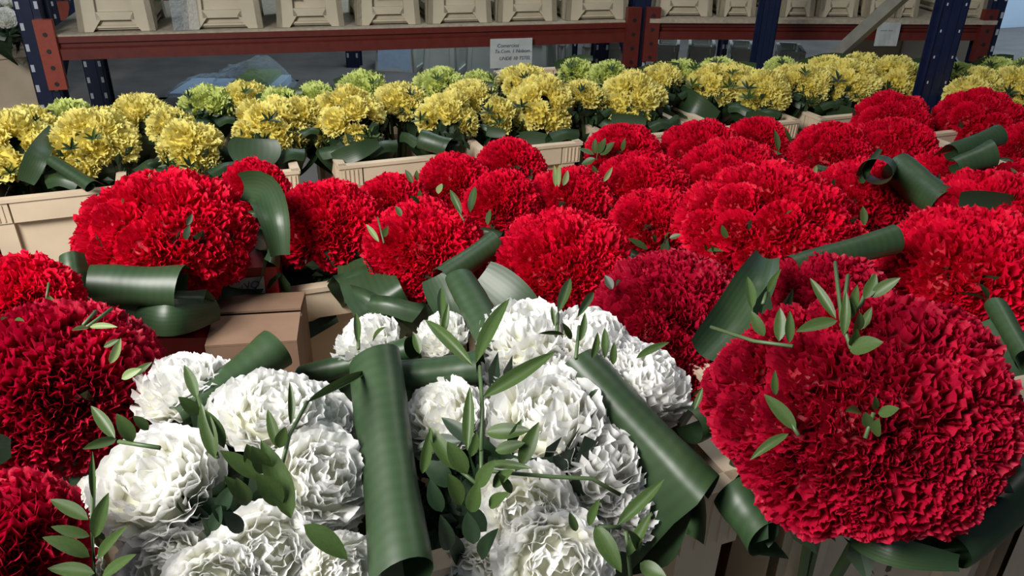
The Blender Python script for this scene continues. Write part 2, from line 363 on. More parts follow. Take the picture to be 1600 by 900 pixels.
# crates on the shelf, by where their feet stand along the front edge
K_shelf = {}
spans = [(115, 242, 'its blank recessed panel beside the left rack upright'), (282, 412, 'clear film round its left side'), (430, 540, 'a yellow sticker'),
         (556, 660, 'a white label sheet across its panel'), (668, 772, 'plain panel, standing right of the labelled crate'), (778, 874, 'panel just above the hanging paper sign'),
         (885, 985, 'plain panel, last before the rack joint'), (1022, 1115, 'plain panel, first after the rack joint'), (1124, 1182, 'a white label, half behind the blue post'),
         (1220, 1274, 'narrow look, just right of the slim blue post'), (1280, 1342, 'next to the grey diagonal brace'), (1352, 1400, 'cut across by the grey diagonal brace'), (1402, 1436, 'tucked left of the wide navy post'), (1490, 1543, 'last one, right of the navy post')]
for i, (x0, x1, note) in enumerate(spans):
    A, Bq = (P0, P1) if x0 < 1000 else (P1, P2); mt, L = frame_axes(A, Bq); n = Vector((mt[0][1], mt[1][1], 0)); pz = Vector((A.x, A.y, 0))+n*.02
    a, b_ = onplane(x0, 34, pz, n), onplane(x1, 34, pz, n); wd = min(.31, (b_-a).length*.97); c = (a+b_)/2; c.z = 0
    km = crate_meshes(wd, .38, .36, .86, M['crate2'], notch=True)
    z = zt+(.0155 if x0 > 1000 else .0035)
    t = put_crate(km, Vector((c.x, c.y, z))+n*.21, math.atan2(mt[1][0], mt[0][0]), 'tan crate on the upper shelf, ' + note, 'crates on the upper shelf')
    if i in (3, 8): sheet(wd*.55, .13, M['bluepaper'], t, Matrix.Translation((0.02, -.188, .235)))
    if i == 2: sheet(.04, .05, M['yel'], t, Matrix.Translation((-.05, -.188, .155)), 'sticker')
    if i == 1:
        m = MB().box(-wd/2-.035, -wd/2+.06, -.20, .17, .001, .34).obj('clear_film', M['wrap'], t)

# paper signs hanging from the beam
def sign(px0, py0, px1, py1, lines, label):
    mt, L = frame_axes(P0, P1) if px0 < 1000 else frame_axes(P1, P2); n = Vector((mt[0][1], mt[1][1], 0)); pl = Vector(((P0 if px0 < 1000 else P1).x, (P0 if px0 < 1000 else P1).y, 0))-n*.032
    a, b_, c = onplane(px0, py0, pl, n), onplane(px1, py0, pl, n), onplane(px0, py1, pl, n); wd = (b_-a).length; hh = a.z-c.z
    t = thing('paper_sign', (a+b_)/2, label, 'sign', None, math.atan2(mt[1][0], mt[0][0]))
    sheet(wd, hh, M['paper'], t, Matrix.Identity(4), 'sheet')
    if lines: writing(lines, t, Matrix.Identity(4), hh*.22, M['ink'])
    return t
sign(766, 60, 832, 106, [('Comercios', -.065, -.035, .8), ('Te.Com. 1 Nobom...', -.075, -.058, .75), ('UNDE 10 TSTEL', -.055, -.088, .75)], 'grey paper sheet with three lines of handwriting hanging from the red beam')
sign(1373, 35, 1409, 72, [('~~~ ~~', -.04, -.04, .8)], 'small faint white paper sheet hung on the beam beside the diagonal brace')

# ------------------------------------------------------------------ background behind the rack
rear = thing('rear_rack', (at(560, 95, 5.2).x, at(560, 95, 5.2).y, 0), 'dark blue rack standing behind the first one, holding pale crates', 'rack')
ro = Vector(rear.location)
def rp(px, d, wd): 
    p = at(px, 95, d); upright(rear, Matrix.Translation((p.x-ro.x, p.y-ro.y, 0)) @ Matrix.Rotation(rotp, 4, 'Z'), wd, 1.6)
for px, d, wd in ((482, 5.4, .12), (512, 5.5, .06), (551, 4.8, .075), (888, 4.9, .10), (1130, 4.9, .03)): rp(px, d, wd)
sh = at(700, 118, 4.7); shz = sh.z-.03
A, Bq = at(560, 120, 4.75), at(1290, 90, 4.2); mt, L = frame_axes(A, Bq); n = Vector((mt[0][1], mt[1][1], 0))
MB().box(-.05, L+.2, 0, .5, shz-.04, shz).obj('shelf_board', M['board'], rear, Matrix.Translation((-ro.x, -ro.y, 0)) @ mt)
bs = [(580, 646, 'a pale blue paper over its panel'), (655, 713, 'plain recess, second from the rear post'), (722, 776, 'half hidden by the handwritten sign'), (800, 858, 'just right of the handwritten sign'), (868, 882, 'only a sliver left of the black post'),
      (905, 924, 'only a narrow side right of the black post'), (930, 977, 'shaded recess left of the rack joint'), (1018, 1062, 'bright front right of the rack joint'), (1070, 1120, 'wide panel above lime flowers'), (1138, 1182, 'left of the slim blue post'), (1216, 1262, 'right of the slim blue post')]
for i, (x0, x1, note) in enumerate(bs):
    pz = Vector((A.x, A.y, 0))+n*.02; a, b_ = onplane(x0, 100, pz, n), onplane(x1, 100, pz, n); wd = (b_-a).length*.96; c = (a+b_)/2
    km = crate_meshes(wd, .34, .27, .84, M['crate3'])
    t = put_crate(km, Vector((c.x, c.y, shz))+n*.2, math.atan2(mt[1][0], mt[0][0]), 'pale crate on the rear rack, ' + note, 'crates on the rear rack')
    if i == 0: sheet(.20, .19, M['bluepaper'], t, Matrix.Translation((0, -.165, .235)))
# light grey vertical pipe and wrapped pack
pp = at(214, 120, 5.6); tag(MB().tube([(0, 0, 0), (0, 0, 2.2)], .032, 12).obj('pipe', M['galv'], None, Matrix.Translation((pp.x, pp.y, 0))), 'grey vertical pipe standing against the dark wall left of the wrapped pack', 'pipe')
pp = at(88, 130, 4.0); tag(MB().box(-.013, .013, -.01, .01, 0, at(88, 112, 4).z).obj('white_strip', M['pale'], None, Matrix.Translation((pp.x, pp.y, 0))), 'thin pale strip standing upright behind the left rack post', 'strip')
# low table + wrapped pack
q0, q1 = at(272, 150, 4.3), at(455, 145, 4.3); cx = (q0+q1)/2; wl = (q1-q0).length; yw = math.atan2(q1.y-q0.y, q1.x-q0.x)
tb = thing('packing_table', (cx.x, cx.y, 0), 'low dark table behind the yellow flowers under the wrapped pack', 'table', None, yw)
zt2 = cx.z-.02
MB().box(-wl/2, wl/2, -.25, .25, zt2-.03, zt2).obj('table_top', M['board'], tb)
for ex in (-1, 1):
    for ey in (-1, 1): MB().box(ex*(wl/2-.03)-.02, ex*(wl/2-.03)+.02, ey*.22-.02, ey*.22+.02, 0, zt2-.03).obj('leg', M['blue'], tb)
pk = thing('wrapped_pack', (cx.x, cx.y, zt2), 'film wrapped pack of pale blue trays with a green stripe below the red beam', 'pack', None, yw)
MB().box(-wl*.42, -wl*.02, -.18, .18, 0, .065).obj('tray', M['bluepaper'], pk); MB().box(0.02, wl*.44, -.18, .18, 0, .09).obj('tray', M['bluepaper'], pk)
MB().box(0.05, wl*.36, -.185, .18, .09, .12).obj('green_stripe', simple('olive_print', (.20, .30, .03)), pk)
V = []; Fc = []; nx, ny = 26, 12
for j in range(ny+1):
    for i in range(nx+1):
        u, v = -1+2*i/nx, -1+2*j/ny; hgt = (.10+.05*(u > -.1)+.06*math.exp(-((u-.5)/.3)**2))*(1-abs(u)**5)*(1-abs(v)**5)+.008*math.sin(i*2.1+j*1.7)
        V.append((u*wl*.53, v*.23, max(.002, hgt+.01)))
for j in range(ny):
    for i in range(nx): a = j*(nx+1)+i; Fc.append([a, a+1, a+nx+2, a+nx+1])
link('film', mesh('film', V, Fc, M['wrap'], True), pk)
# second red beam far left, and side crates with white flowers at the top left corner
a, b_ = at(92, 19, 4.9), at(330, 8, 5.3); mt, L = frame_axes(a, b_)
lr = thing('far_rack', (a.x, a.y, 0), 'dull red rack beam seen behind the upper left crates', 'rack'); o2 = Matrix.Translation((-a.x, -a.y, 0))
MB().box(0, L, 0, .05, a.z-.05, a.z+.06).obj('beam', M['orange'], lr, o2 @ mt)
for xe in (.0, L): upright(lr, o2 @ mt @ Matrix.Translation((xe, .05, 0)), .07, 1.7)
ks = crate_meshes(.36, .36, .34, .9, M['crate'])
c1 = at(2, 118, 3.9)
put_crate(ks, (c1.x, c1.y, c1.z-.19), .4, 'shaded tan crate at the left edge behind the rack upright', 'side crates')
MB2 = thing('low_stand', (c1.x, c1.y, 0), 'dark low stand under the shaded left edge crate', 'stand', None, .4)
MB().box(-.25, .25, -.25, .25, c1.z-.24, c1.z-.19).obj('top', M['black'], MB2); MB().box(-.2, .2, -.2, .2, 0, c1.z-.24).obj('base', M['black'], MB2)

# ================================================================== BOUQUETS
class BQ: pass
def dome_pts(n, cap, rr):
    ga = PI*(3-math.sqrt(5)); out = []; o = rr.uniform(0, 6.3); zc = math.cos(math.radians(cap))
    for i in range(n):
        z = 1-(1-zc)*(i+.35)/n; s = math.sqrt(max(0, 1-z*z)); th = o+i*ga; out.append(Vector((s*math.cos(th), s*math.sin(th), z)))
    return out
def q_to(nv, spin):
    return Vector((0, 0, 1)).rotation_difference(nv) @ Quaternion((0, 0, 1), spin)
def bouquet(px, py, wpx, dr, colr, n, label, group, rh=.043, cap=100, flat=.66, lean=.0, heads=None, seed=0, collar=5, dshift=0, R=None, foliage=True, cs=1.0):
    rr = random.Random(seed*31+int(px)*7+int(py))
    c = drop(px, py, dr); c += ray(px, py)*dshift; dp = depth(c)
    B = BQ(); B.R = R or wpx*dp/FPX/2; B.c = c-Vector((0, 0, B.R*.10)); B.hz = B.R*flat+rh*.25; B.dp = dp
    t = thing('carnation_bouquet', B.c, label, 'bouquet', group); B.t = t; B.flat = flat
    # lean towards the camera a little
    tocam = Vector((-ray(px, py).x, -ray(px, py).y, 0)).normalized(); Lq = Vector((0, 0, 1)).rotation_difference((Vector((0, 0, 1))+tocam*lean).normalized())
    B.q = Lq; B.n = 0
    if heads is None:
        for p in dome_pts(n, cap, rr):
            s = rh*rr.uniform(.9, 1.14); loc = Vector((p.x*(B.R-rh*.8), p.y*(B.R-rh*.8), p.z*(B.R*flat-rh*.3))); loc.rotate(Lq)
            nv = Vector((p.x, p.y, p.z*1.15+.12)).normalized(); nv.rotate(Lq)
            nv = (nv+Vector((rr.uniform(-.12, .12), rr.uniform(-.12, .12), rr.uniform(-.1, .1)))).normalized()
            mtx = Matrix.Translation(loc) @ q_to(nv, rr.uniform(0, 6.3)).to_matrix().to_4x4() @ Matrix.Diagonal((s, s, s*rr.uniform(.9, 1.1), 1))
            link('carnation', HM[colr][rr.randrange(4)], t, mtx); B.n += 1
    else:
        for (hx, hy, hr, dd) in heads:
            if dd == 's':
                p = surf(B, hx, hy, -.012); s = hr*depth(p)/FPX; e = p-B.c; nv = Vector((e.x, e.y, e.z*1.3+.02)).normalized()
                link('carnation', HM[colr][rr.randrange(4)], t, Matrix.Translation(e-nv*s*.35) @ q_to(nv, rr.uniform(0, 6.3)).to_matrix().to_4x4() @ Matrix.Diagonal((s, s, s, 1))); continue
            p = at(hx, hy, dp+dd); s = hr*(dp+dd)/FPX
            nv = (p-(B.c-Vector((0, 0, B.R*.5)))).normalized()*.7 - ray(hx, hy).normalized()*.45; nv.normalize()
            mtx = Matrix.Translation(p-B.c-nv*s*.25) @ q_to(nv, rr.uniform(0, 6.3)).to_matrix().to_4x4() @ Matrix.Diagonal((s, s, s, 1))
            link('carnation', HM[colr][rr.randrange(4)], t, mtx)
    if foliage:
        ff = .55 if heads is not None and colr == 'white' else 1.0
        g = link('foliage', FOL[rr.randrange(3)], t, Matrix.Translation((0, 0, -B.R*(.10+.5*(cs-1)))) @ Matrix.Diagonal((B.R*.94*ff*(.5+.5*cs), B.R*.94*ff*(.5+.5*cs), -B.R*1.5, 1))); g['kind'] = 'stuff'  # dark ferny underside, added to blacken the crate openings
        f = link('foliage', FOL[rr.randrange(3)], t, Lq.to_matrix().to_4x4() @ Matrix.Diagonal((B.R*ff, B.R*ff, B.R*flat*1.35*ff, 1))); f['kind'] = 'stuff'
    for k in range(collar):
        an = rr.uniform(0, 6.3)/collar+2*PI*k/collar
        link('collar_leaf', CL[rr.randrange(3)], t, Matrix.Rotation(an, 4, 'Z') @ Matrix.Diagonal((B.R*.97*cs, B.R*.97*cs, B.R*1.15*cs, 1)))
    B.seed = rr; return B
def surf(B, x, y, lift=.006):
    d = ray(x, y); Rx = B.R+lift; Rz = B.hz+lift; o = ORG-B.c
    a = (d.x*d.x+d.y*d.y)/Rx**2+d.z*d.z/Rz**2; b = 2*((o.x*d.x+o.y*d.y)/Rx**2+o.z*d.z/Rz**2); c = (o.x*o.x+o.y*o.y)/Rx**2+o.z*o.z/Rz**2-1
    q = b*b-4*a*c
    return ORG+d*((-b-math.sqrt(q))/(2*a)) if q > 0 else ORG+d*(-b/(2*a))
def sprig(B, leaves, stems=(), kind='sprig', lift=.012, width_k=1.0):
    s = bpy.data.objects.new('sprig', None); COL.objects.link(s); s.parent = B.t; s.empty_display_size = .02
    for pts in stems:
        P = [surf(B, x, y, lift)-B.c for x, y in pts]; MB().tube(P, [.0016]*len(P), 5).obj('stem', M['stem'], s, smooth=True)
    for i, L in enumerate(leaves):
        x0, y0, x1, y1, wp = L[:5]; k = L[5] if len(L) > 5 else kind
        a = surf(B, x0, y0, lift); b = surf(B, x1, y1, lift+.012+(.004*(i % 3)))
        up = (-ray(x0, y0).normalized()*.8+Vector((0, 0, .5))+RX*rnd.uniform(-.35, .35)).normalized()
        link('leaf', LM[k][i % 3], s, Matrix.Translation(-B.c) @ orient(a, b, up, wp*width_k*depth(a)/FPX*.98))
    return s
def auto_sprig(B, x, y, n=4, L=30, kind='sprig', spread=60):
    r = B.seed; lv = []
    for i in range(n):
        an = math.radians(-90+spread*(2*(i+.5)/n-1)+r.uniform(-12, 12)); l = L*r.uniform(.75, 1.1)
        lv.append((x+r.uniform(-2, 2), y+r.uniform(-2, 2), x+math.cos(an)*l, y+math.sin(an)*l, l*.26))
    sprig(B, lv, kind=kind, stems=[[(x, y+L*.3), (x, y-L*.3)]])
def leafroll(B, A, Bp, rA, rB, tail=.08, tdir=None, wrap=300, side=1, squash=.8, hand=1):
    """a broad leaf bent over into a tube from A to Bp (world), its free end running down beneath the flowers"""
    ax = (Bp-A); L = ax.length; x = ax/L
    td = tdir if tdir is not None else (B.c-Vector((0, 0, B.R*.8))-(A+Bp)/2)
    td = (td-x*td.dot(x)).normalized(); nn = x.cross(td)*hand
    V = []; Fc = []; uv = []; nu = 14; ws = []
    for k in range(5): ws.append(('t', 1-k/5))
    for k in range(19): ws.append(('a', k/18))
    r = random.Random(int(A.x*1e4))
    for i in range(nu+1):
        u = i/nu; rad = rA+(rB-rA)*u; rad *= 1+.05*math.sin(u*7+r.uniform(0, 1)); c = A+x*(u*L)
        for (k, v) in ws:
            if k == 't': p = c+nn*rad*1.0+td*(tail*v*(1-.25*math.cos(u*PI)))
            else:
                an = math.radians(wrap)*v; q = rad*(1-.22*v); p = c+nn*(math.cos(an)*q)-td*(math.sin(an)*q*squash)
            sl = (.16*rad)*math.sin(v*5+u*2) if k == 'a' else 0
            V.append(p-B.c+x*sl); uv.append((u*L*3, (v if k == 'a' else -v)*.3))
    m = len(ws)
    for i in range(nu):
        for j in range(m-1): a = i*m+j; Fc.append([a, a+1, a+m+1, a+m])
    o = link('broad_leaf', mesh('broad_leaf', V, Fc, M['broad'], True, uvs=uv), B.t)
    o['label'] = 'broad dark green leaf bent into a tube'; return o
def roll_px(B, x0, y0, x1, y1, r0, r1, d0=None, d1=None, lift=.01, **k):
    A = surf(B, x0, y0, lift) if d0 is None else at(x0, y0, d0); C = surf(B, x1, y1, lift) if d1 is None else at(x1, y1, d1)
    return leafroll(B, A, C, r0*depth(A)/FPX, r1*depth(C)/FPX, **k)
def flatleaf(B, pts, wid, dz=0, lift=.0, cup=.15):
    """a broad strap leaf along px points, real surface with a shallow channel"""
    P = [surf(B, x, y, lift) if len(q) == 0 else at(x, y, q[0]) for (x, y, *q) in pts]
    Q = []; m = 12
    for i in range(m+1):
        t = i/m*(len(P)-1); k = min(int(t), len(P)-2); f = t-k; p0, p1, p2, p3 = P[max(k-1, 0)], P[k], P[k+1], P[min(k+2, len(P)-1)]
        Q.append(.5*((2*p1)+(p2-p0)*f+(2*p0-5*p1+4*p2-p3)*f*f+(3*p1-p0-3*p2+p3)*f**3))
    V = []; Fc = []; uv = []; nu = 6
    for i, p in enumerate(Q):
        d = (Q[min(i+1, m)]-Q[max(i-1, 0)]).normalized(); vd = (p-ORG).normalized(); s = d.cross(vd).normalized(); nz = s.cross(d)
        w = wid*depth(p)/FPX*(.55+.45*math.sin(PI*min(1, .15+i/m*.9)))
        for q in range(nu+1): u = -1+2*q/nu; V.append(p+s*(u*w)+nz*(cup*w*(1-u*u))-B.c); uv.append((u*.15, i/m*.3))
    for i in range(m):
        for q in range(nu): a = i*(nu+1)+q; Fc.append([a, a+1, a+nu+2, a+nu+1])
    o = link('broad_leaf', mesh('broad_leaf', V, Fc, M['broad'], True, uvs=uv), B.t); return o

# --- reds: (key, px, py, width px, drop, colour, heads, label)
RED = [
 ('R1', 262, 368, 272, .49, 'red', 24, 'bright red carnation bouquet on the left with a thick rolled green leaf across its front'),
 ('R2', 512, 352, 200, .53, 'red', 20, 'red bouquet in half shade, right of the bright one with the rolled leaf'),
 ('R2b', 398, 300, 110, .56, 'red', 16, 'small strip of red bouquet behind and between the two left red bouquets'),
 ('D', 662, 388, 200, .54, 'red', 22, 'red bouquet with pointed green sprigs on top, above the broad dark upright leaf'),
 ('K', 612, 322, 120, .57, 'red', 15, 'dark red bouquet below the red-stamped tan crate'),
 ('A', 712, 292, 130, .57, 'red', 16, 'small red bouquet just right of the red-stamped crate'),
 ('B', 797, 266, 120, .57, 'red', 16, 'red bouquet low before the crate at the middle of the yellow row'),
 ('C', 785, 322, 130, .56, 'red', 16, 'red bouquet with a smooth crimson left side and pointed leaves before it'),
 ('F', 892, 318, 140, .57, 'red', 16, 'dark red bouquet with three pale pointed leaves rising from it'),
 ('E', 878, 415, 235, .54, 'red', 24, 'large red bouquet directly behind the rear white carnations'),
 ('G', 975, 242, 130, .58, 'red', 16, 'red bouquet with a leafy sprig at its left, peak of the row behind'),
 ('H', 1000, 300, 165, .57, 'red', 18, 'red bouquet at the centre of the red field, bright petal tips'),
 ('I', 1020, 352, 150, .56, 'red', 16, 'red bouquet between the central one and the large one behind the white flowers'),
 ('L', 1098, 240, 140, .58, 'red', 16, 'dim red bouquet before the crates, left of the one with an upright green blade'),
 ('M', 1182, 226, 100, .58, 'red', 14, 'dark red bouquet with one upright green blade beside it'),
 ('U', 1140, 290, 190, .57, 'red', 20, 'wide red bouquet left of the one with a pink sheen'),
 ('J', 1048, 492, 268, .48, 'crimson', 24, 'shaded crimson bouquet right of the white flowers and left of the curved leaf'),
 ('N', 1297, 246, 135, .58, 'red', 18, 'round red bouquet with a pink sheen on its crown'),
 ('O', 1392, 196, 130, .60, 'red', 16, 'dark red bouquet just left of the foot of the navy post'),
 ('P', 1392, 240, 150, .58, 'red', 16, 'dull red bouquet behind the black hollow of a rolled leaf'),
 ('Q', 1528, 196, 150, .60, 'red', 16, 'dark red bouquet at the right, under the last yellow flowers'),
 ('RR', 1600, 232, 90, .58, 'red', 14, 'bright red bouquet cut by the right edge beside a pair of rolled leaves'),
 ('S', 1482, 290, 150, .56, 'red', 16, 'red bouquet between two rolled leaves at the right'),
 ('T', 1588, 300, 110, .56, 'red', 14, 'red bouquet at the right edge with a pale green sprig'),
 ('W', 1200, 356, 300, .52, 'red', 30, 'very wide red bouquet with pinkish petals, behind the curved leaf'),
 ('W2', 1345, 318, 175, .54, 'red', 18, 'red bouquet with small dark leaves, left of the large rolled leaf'),
 ('X2', 1545, 352, 240, .50, 'red', 20, 'smooth red bouquet at right with a smooth top edge below the flat leaf'),
 ('X', 1510, 425, 280, .46, 'red', 26, 'bright red bouquet behind the nearest red one'),
 ('Y', 1343, 640, 525, .393, 'crimson', 24, 'nearest and largest dim crimson bouquet, at lower right with leafy sprigs'),
 ('Y2', 1290, 478, 210, .45, 'crimson', 16, 'dim crimson bouquet under the sprig, between the curved leaf and the nearest bouquet'),
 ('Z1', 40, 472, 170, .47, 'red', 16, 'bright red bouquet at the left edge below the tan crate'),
 ('Z2', 88, 605, 345, .42, 'crimson', 26, 'large dim crimson bouquet at the left edge beside the white carnations'),
 ('Z3', 15, 850, 210, .40, 'crimson', 16, 'dim crimson bouquet cut by the lower left corner'),
]
BD = {}
HY = [(1120, 600, 58), (1157, 567, 72), (1274, 567, 92), (1157, 655, 76), (1256, 768, 95), (1200, 722, 72), (1408, 765, 98), (1484, 775, 78), (1345, 655, 90), (1443, 608, 105), (1525, 585, 92), (1540, 678, 86), (1420, 509, 98), (1501, 521, 86), (1350, 567, 86),
      (1350, 800, 62), (1326, 725, 84), (1575, 640, 60), (1330, 490, 80), (1240, 650, 84), (1460, 700, 84), (1530, 745, 60), (1215, 510, 66)]
for i, (k, x, y, wd, dr, c, n, lab) in enumerate(RED):
    if far_ := (k in ('R1', 'R2', 'D')): pass
    big = k in ('Y', 'X', 'Z2', 'Y2', 'Z3', 'J', 'X2')
    far = y < 330
    kw = dict(rh=.052 if k in ('Y',) else .046 if big else .043, flat=.72 if far else .66, lean=.25 if k in ('Y', 'Z2', 'Z3', 'R1') else 0, cs={'R1': 1.08, 'R2': 1.25, 'D': 1.3}.get(k, 1.0))
    if k == 'Y': kw.update(flat=.80, collar=0, heads=[(a, b_, c_*.94, 's') for a, b_, c_ in HY])
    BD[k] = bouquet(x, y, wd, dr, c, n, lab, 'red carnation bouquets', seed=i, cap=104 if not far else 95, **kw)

# --- yellows
YEL = [  # front row
 (22, 232, 140, 7, 'cut by the left edge'), (148, 228, 142, 10, 'two full heads low in front'), (299, 232, 108, 7, 'heads in a ring round dark green'), (422, 200, 125, 7, 'one round head apart at its left'),
 (546, 190, 130, 8, 'dense and bright, three heads wide'), (698, 186, 110, 5, 'one pale head and a broad leaf below'), (778, 180, 60, 3, 'a single small head beside the dark gap'), (848, 168, 124, 10, 'the fullest yellow mound, below the paper sign'),
 (987, 158, 112, 9, 'packed mound with a dark leaf below'), (1112, 136, 90, 7, 'slanting mound right of the black gap'), (1192, 146, 92, 9, 'hanging low before the slim blue post'), (1264, 138, 80, 7, 'small mound right of the slim blue post'),
 (1322, 134, 100, 9, 'gold centre heads below the brace'), (1396, 128, 96, 8, 'last one left of the navy post'), (1512, 158, 84, 10, 'alone right of the navy post'), (1586, 142, 90, 8, 'cut by the right edge')]
YB = []
for i, (x, y, wd, n, note) in enumerate(YEL):
    B = bouquet(x, y, wd, .57, 'yellow', n, 'yellow carnation bouquet in the front yellow row, ' + note, 'front row of yellow bouquets', rh=.041 if n < 9 else .042, cap=90, flat=.78, lean=.5, seed=100+i, collar=5, cs=1.3)
    YB.append(B)
REAR = [(45, 192, 100, 'yellow'), (215, 176, 110, 'yellow'), (110, 178, 80, 'lime'), (325, 155, 90, 'lime'), (268, 190, 80, 'yellow'), (385, 148, 90, 'yellow'), (440, 158, 80, 'lime'), (497, 147, 74, 'lime'), (470, 172, 80, 'yellow'), (566, 133, 88, 'lime'), (625, 150, 90, 'yellow'),
        (688, 127, 90, 'lime'), (735, 148, 90, 'yellow'), (748, 126, 60, 'lime'), (822, 124, 100, 'yellow'), (900, 107, 66, 'lime'), (912, 145, 80, 'yellow'), (950, 112, 70, 'lime'), (1030, 118, 80, 'yellow'), (1062, 110, 70, 'lime'), (1120, 103, 60, 'lime'), (1150, 118, 80, 'yellow'), (1220, 103, 60, 'lime'), (1240, 118, 80, 'yellow'),
        (1290, 104, 80, 'yellow'), (1345, 100, 74, 'yellow'), (1402, 104, 64, 'yellow'), (1432, 112, 50, 'lime'), (1500, 112, 60, 'lime'), (1530, 122, 70, 'yellow'), (1556, 106, 70, 'lime'), (1598, 104, 50, 'lime')]
REAR.sort(key=lambda t: t[0])
RB = []
for i, (x, y, wd, c) in enumerate(REAR):
    near = 'left of' if x < YEL[0][0] else 'behind'
    j = min(range(len(YEL)), key=lambda q: abs(YEL[q][0]-x)); side = 'behind and left of' if x < YEL[j][0]-8 else 'behind and right of' if x > YEL[j][0]+8 else 'straight behind'
    lab = ('backlit lime' if c == 'lime' else 'dull yellow') + ' bouquet ' + side + ' the front one ' + {0: 'at the left edge', 15: 'at the right edge'}.get(j, 'with ' + YEL[j][4] if not YEL[j][4].startswith(('the', 'a ', 'alone', 'last', 'small', 'hanging', 'slant', 'packed', 'dense', 'cut')) else YEL[j][4])
    B = bouquet(x, y+8, wd, .55, c, 8, ' '.join(lab.split()[:16]), 'rear rows of yellow and lime bouquets', rh=.040, cap=80, flat=.55, seed=200+i, collar=4, cs=1.2)
    RB.append(B)
# --- distant white bunches
WB = []
for (x, y, wd, dp_, lab) in ((12, 30, 110, 3.6, 'pale flower bunch on the crate in the top left corner'), (1345, 70, 60, 4.6, 'small white bunch left of the hanging white sheet'), (1420, 70, 50, 4.6, 'small white bunch right of the hanging white sheet'), (1390, 82, 50, 4.4, 'white bunch in the black bucket below the hanging white sheet')):
    p = at(x, y, dp_); B = bouquet(x, y, wd, CZ-p.z, 'white', 7, lab, 'distant white bunches', rh=.03 if x > 100 else .045, cap=85, flat=.6, collar=3); WB.append(B)
bk = WB[3].c; tag(MB().tube([(0, 0, 0), (0, 0, bk.z-.1)], [.09, .12], 16).obj('black_bucket', M['black'], None, Matrix.Translation((bk.x, bk.y, 0))), 'black bucket standing behind the yellow flowers holding a white bunch', 'bucket')

# --- whites
HW1 = [(244, 752, 108, -.03), (282, 598, 76, .06), (432, 640, 84, .0), (505, 745, 92, -.02), (392, 640, 70, .03), (490, 655, 78, .03), (345, 590, 45, .10), (505, 835, 60, -.02),
       (420, 868, 92, -.06), (262, 900, 92, -.05), (540, 900, 70, -.06), (330, 920, 80, -.09), (120, 900, 50, -.02), (145, 770, 40, .01)]
HW2 = [(570, 535, 62, .10), (688, 650, 74, .0), (690, 520, 50, .10), (820, 520, 82, .07), (925, 530, 74, .07), (1015, 595, 78, .05), (780, 590, 60, .05), (862, 655, 108, .0), (935, 720, 98, -.01), (985, 785, 72, -.01),
       (822, 795, 88, -.06), (868, 880, 100, -.08), (740, 905, 66, -.06), (970, 560, 60, .06), (890, 590, 60, .04)]
W1 = bouquet(345, 760, 470, .44, 'white', 0, 'white carnation bouquet at the lower left, left of the thick upright leaf tube', 'white carnation bouquets', heads=HW1, collar=4, lean=.2)
W2b = bouquet(830, 700, 500, .44, 'white', 0, 'white carnation bouquet in front centre, with long pointed leaves in its middle', 'white carnation bouquets', heads=HW2, collar=4, lean=.2)

def add_heads(B, colr, L):
    for (x, y, r, dd) in L:
        p = at(x, y, B.dp+dd); e = p-B.c; s = r*(B.dp+dd)/FPX; nv = (Vector((e.x, e.y, max(e.z, -.01)+.04)).normalized()*.7-ray(x, y).normalized()*.3).normalized()
        link('carnation', HM[colr][int(x) % 4], B.t, Matrix.Translation(e-nv*s*.3) @ q_to(nv, x*.7).to_matrix().to_4x4() @ Matrix.Diagonal((s, s, s, 1)))
add_heads(BD['J'], 'crimson', [(1050, 560, 52, -.09), (1098, 560, 50, -.06), (1010, 530, 50, -.08), (1075, 590, 42, -.10)])
# ------------------------------------------------------------------ broad rolled leaves
Y = BD['Y']; d1, d2 = W1.dp, W2b.dp; R1 = BD['R1']; e0 = R1.dp
roll_px(W2b, 588, 560, 632, 905, 46, 58, d2+.02, d2-.13, tail=.05, hand=-1)
roll_px(W2b, 905, 560, 1105, 770, 36, 42, d2+.04, d2-.03, tail=.12, wrap=230, tdir=Vector((-.2, -.15, -1)), hand=-1)
roll_px(W2b, 470, 590, 645, 545, 24, 26, d2+.10, d2+.07, tail=.04)
roll_px(W2b, 600, 592, 752, 575, 32, 36, d2+.03, d2+.03, tail=.04)
roll_px(W2b, 715, 432, 785, 555, 24, 38, d2+.14, d2+.06, tail=.08)
roll_px(W2b, 1075, 668, 1122, 650, 32, 34, d2+.03, d2+.05, tail=.08)
roll_px(W1, 275, 655, 435, 545, 26, 46, d1+.03, d1+.10, tail=.05)
flatleaf(R1, [(210, 490, e0-.11), (270, 496, e0-.13), (340, 484, e0-.06)], 30, cup=-.3)
flatleaf(BD['Z2'], [(-40, 745, .66), (60, 735, .66), (190, 700, .70)], 42)
flatleaf(BD['Z2'], [(-30, 705, .6), (18, 700, .62)], 26)
R1 = BD['R1']; e = R1.dp
roll_px(R1, 140, 447, 285, 450, 33, 36, e-.13, e-.12, tail=.03, wrap=330)
roll_px(R1, 106, 398, 114, 462, 15, 22, e-.12, e-.14, tail=.02)
flatleaf(R1, [(105, 462, e-.1), (160, 475, e-.13), (215, 490, e-.12)], 24)
flatleaf(R1, [(372, 292, e+.06), (408, 296, e+.02), (428, 340, e-.01), (438, 400, e-.0)], 27, cup=.5)
flatleaf(R1, [(400, 380, e+.08), (360, 450, e+.02), (300, 500, e-.02), (220, 500, e-.02)], 44, cup=.4)
R2 = BD['R2']
flatleaf(R2, [(440, 360, R2.dp+.02), (455, 440, R2.dp-.02), (500, 520, R2.dp-.02)], 60, cup=.3)
flatleaf(R2, [(410, 350, R2.dp+.05), (420, 430, R2.dp+.02), (450, 520, R2.dp)], 34, cup=.3)
flatleaf(BD['D'], [(560, 400), (590, 470, BD['D'].dp-.1), (640, 520, BD['D'].dp-.05)], 44)
dd = BD['D'].dp
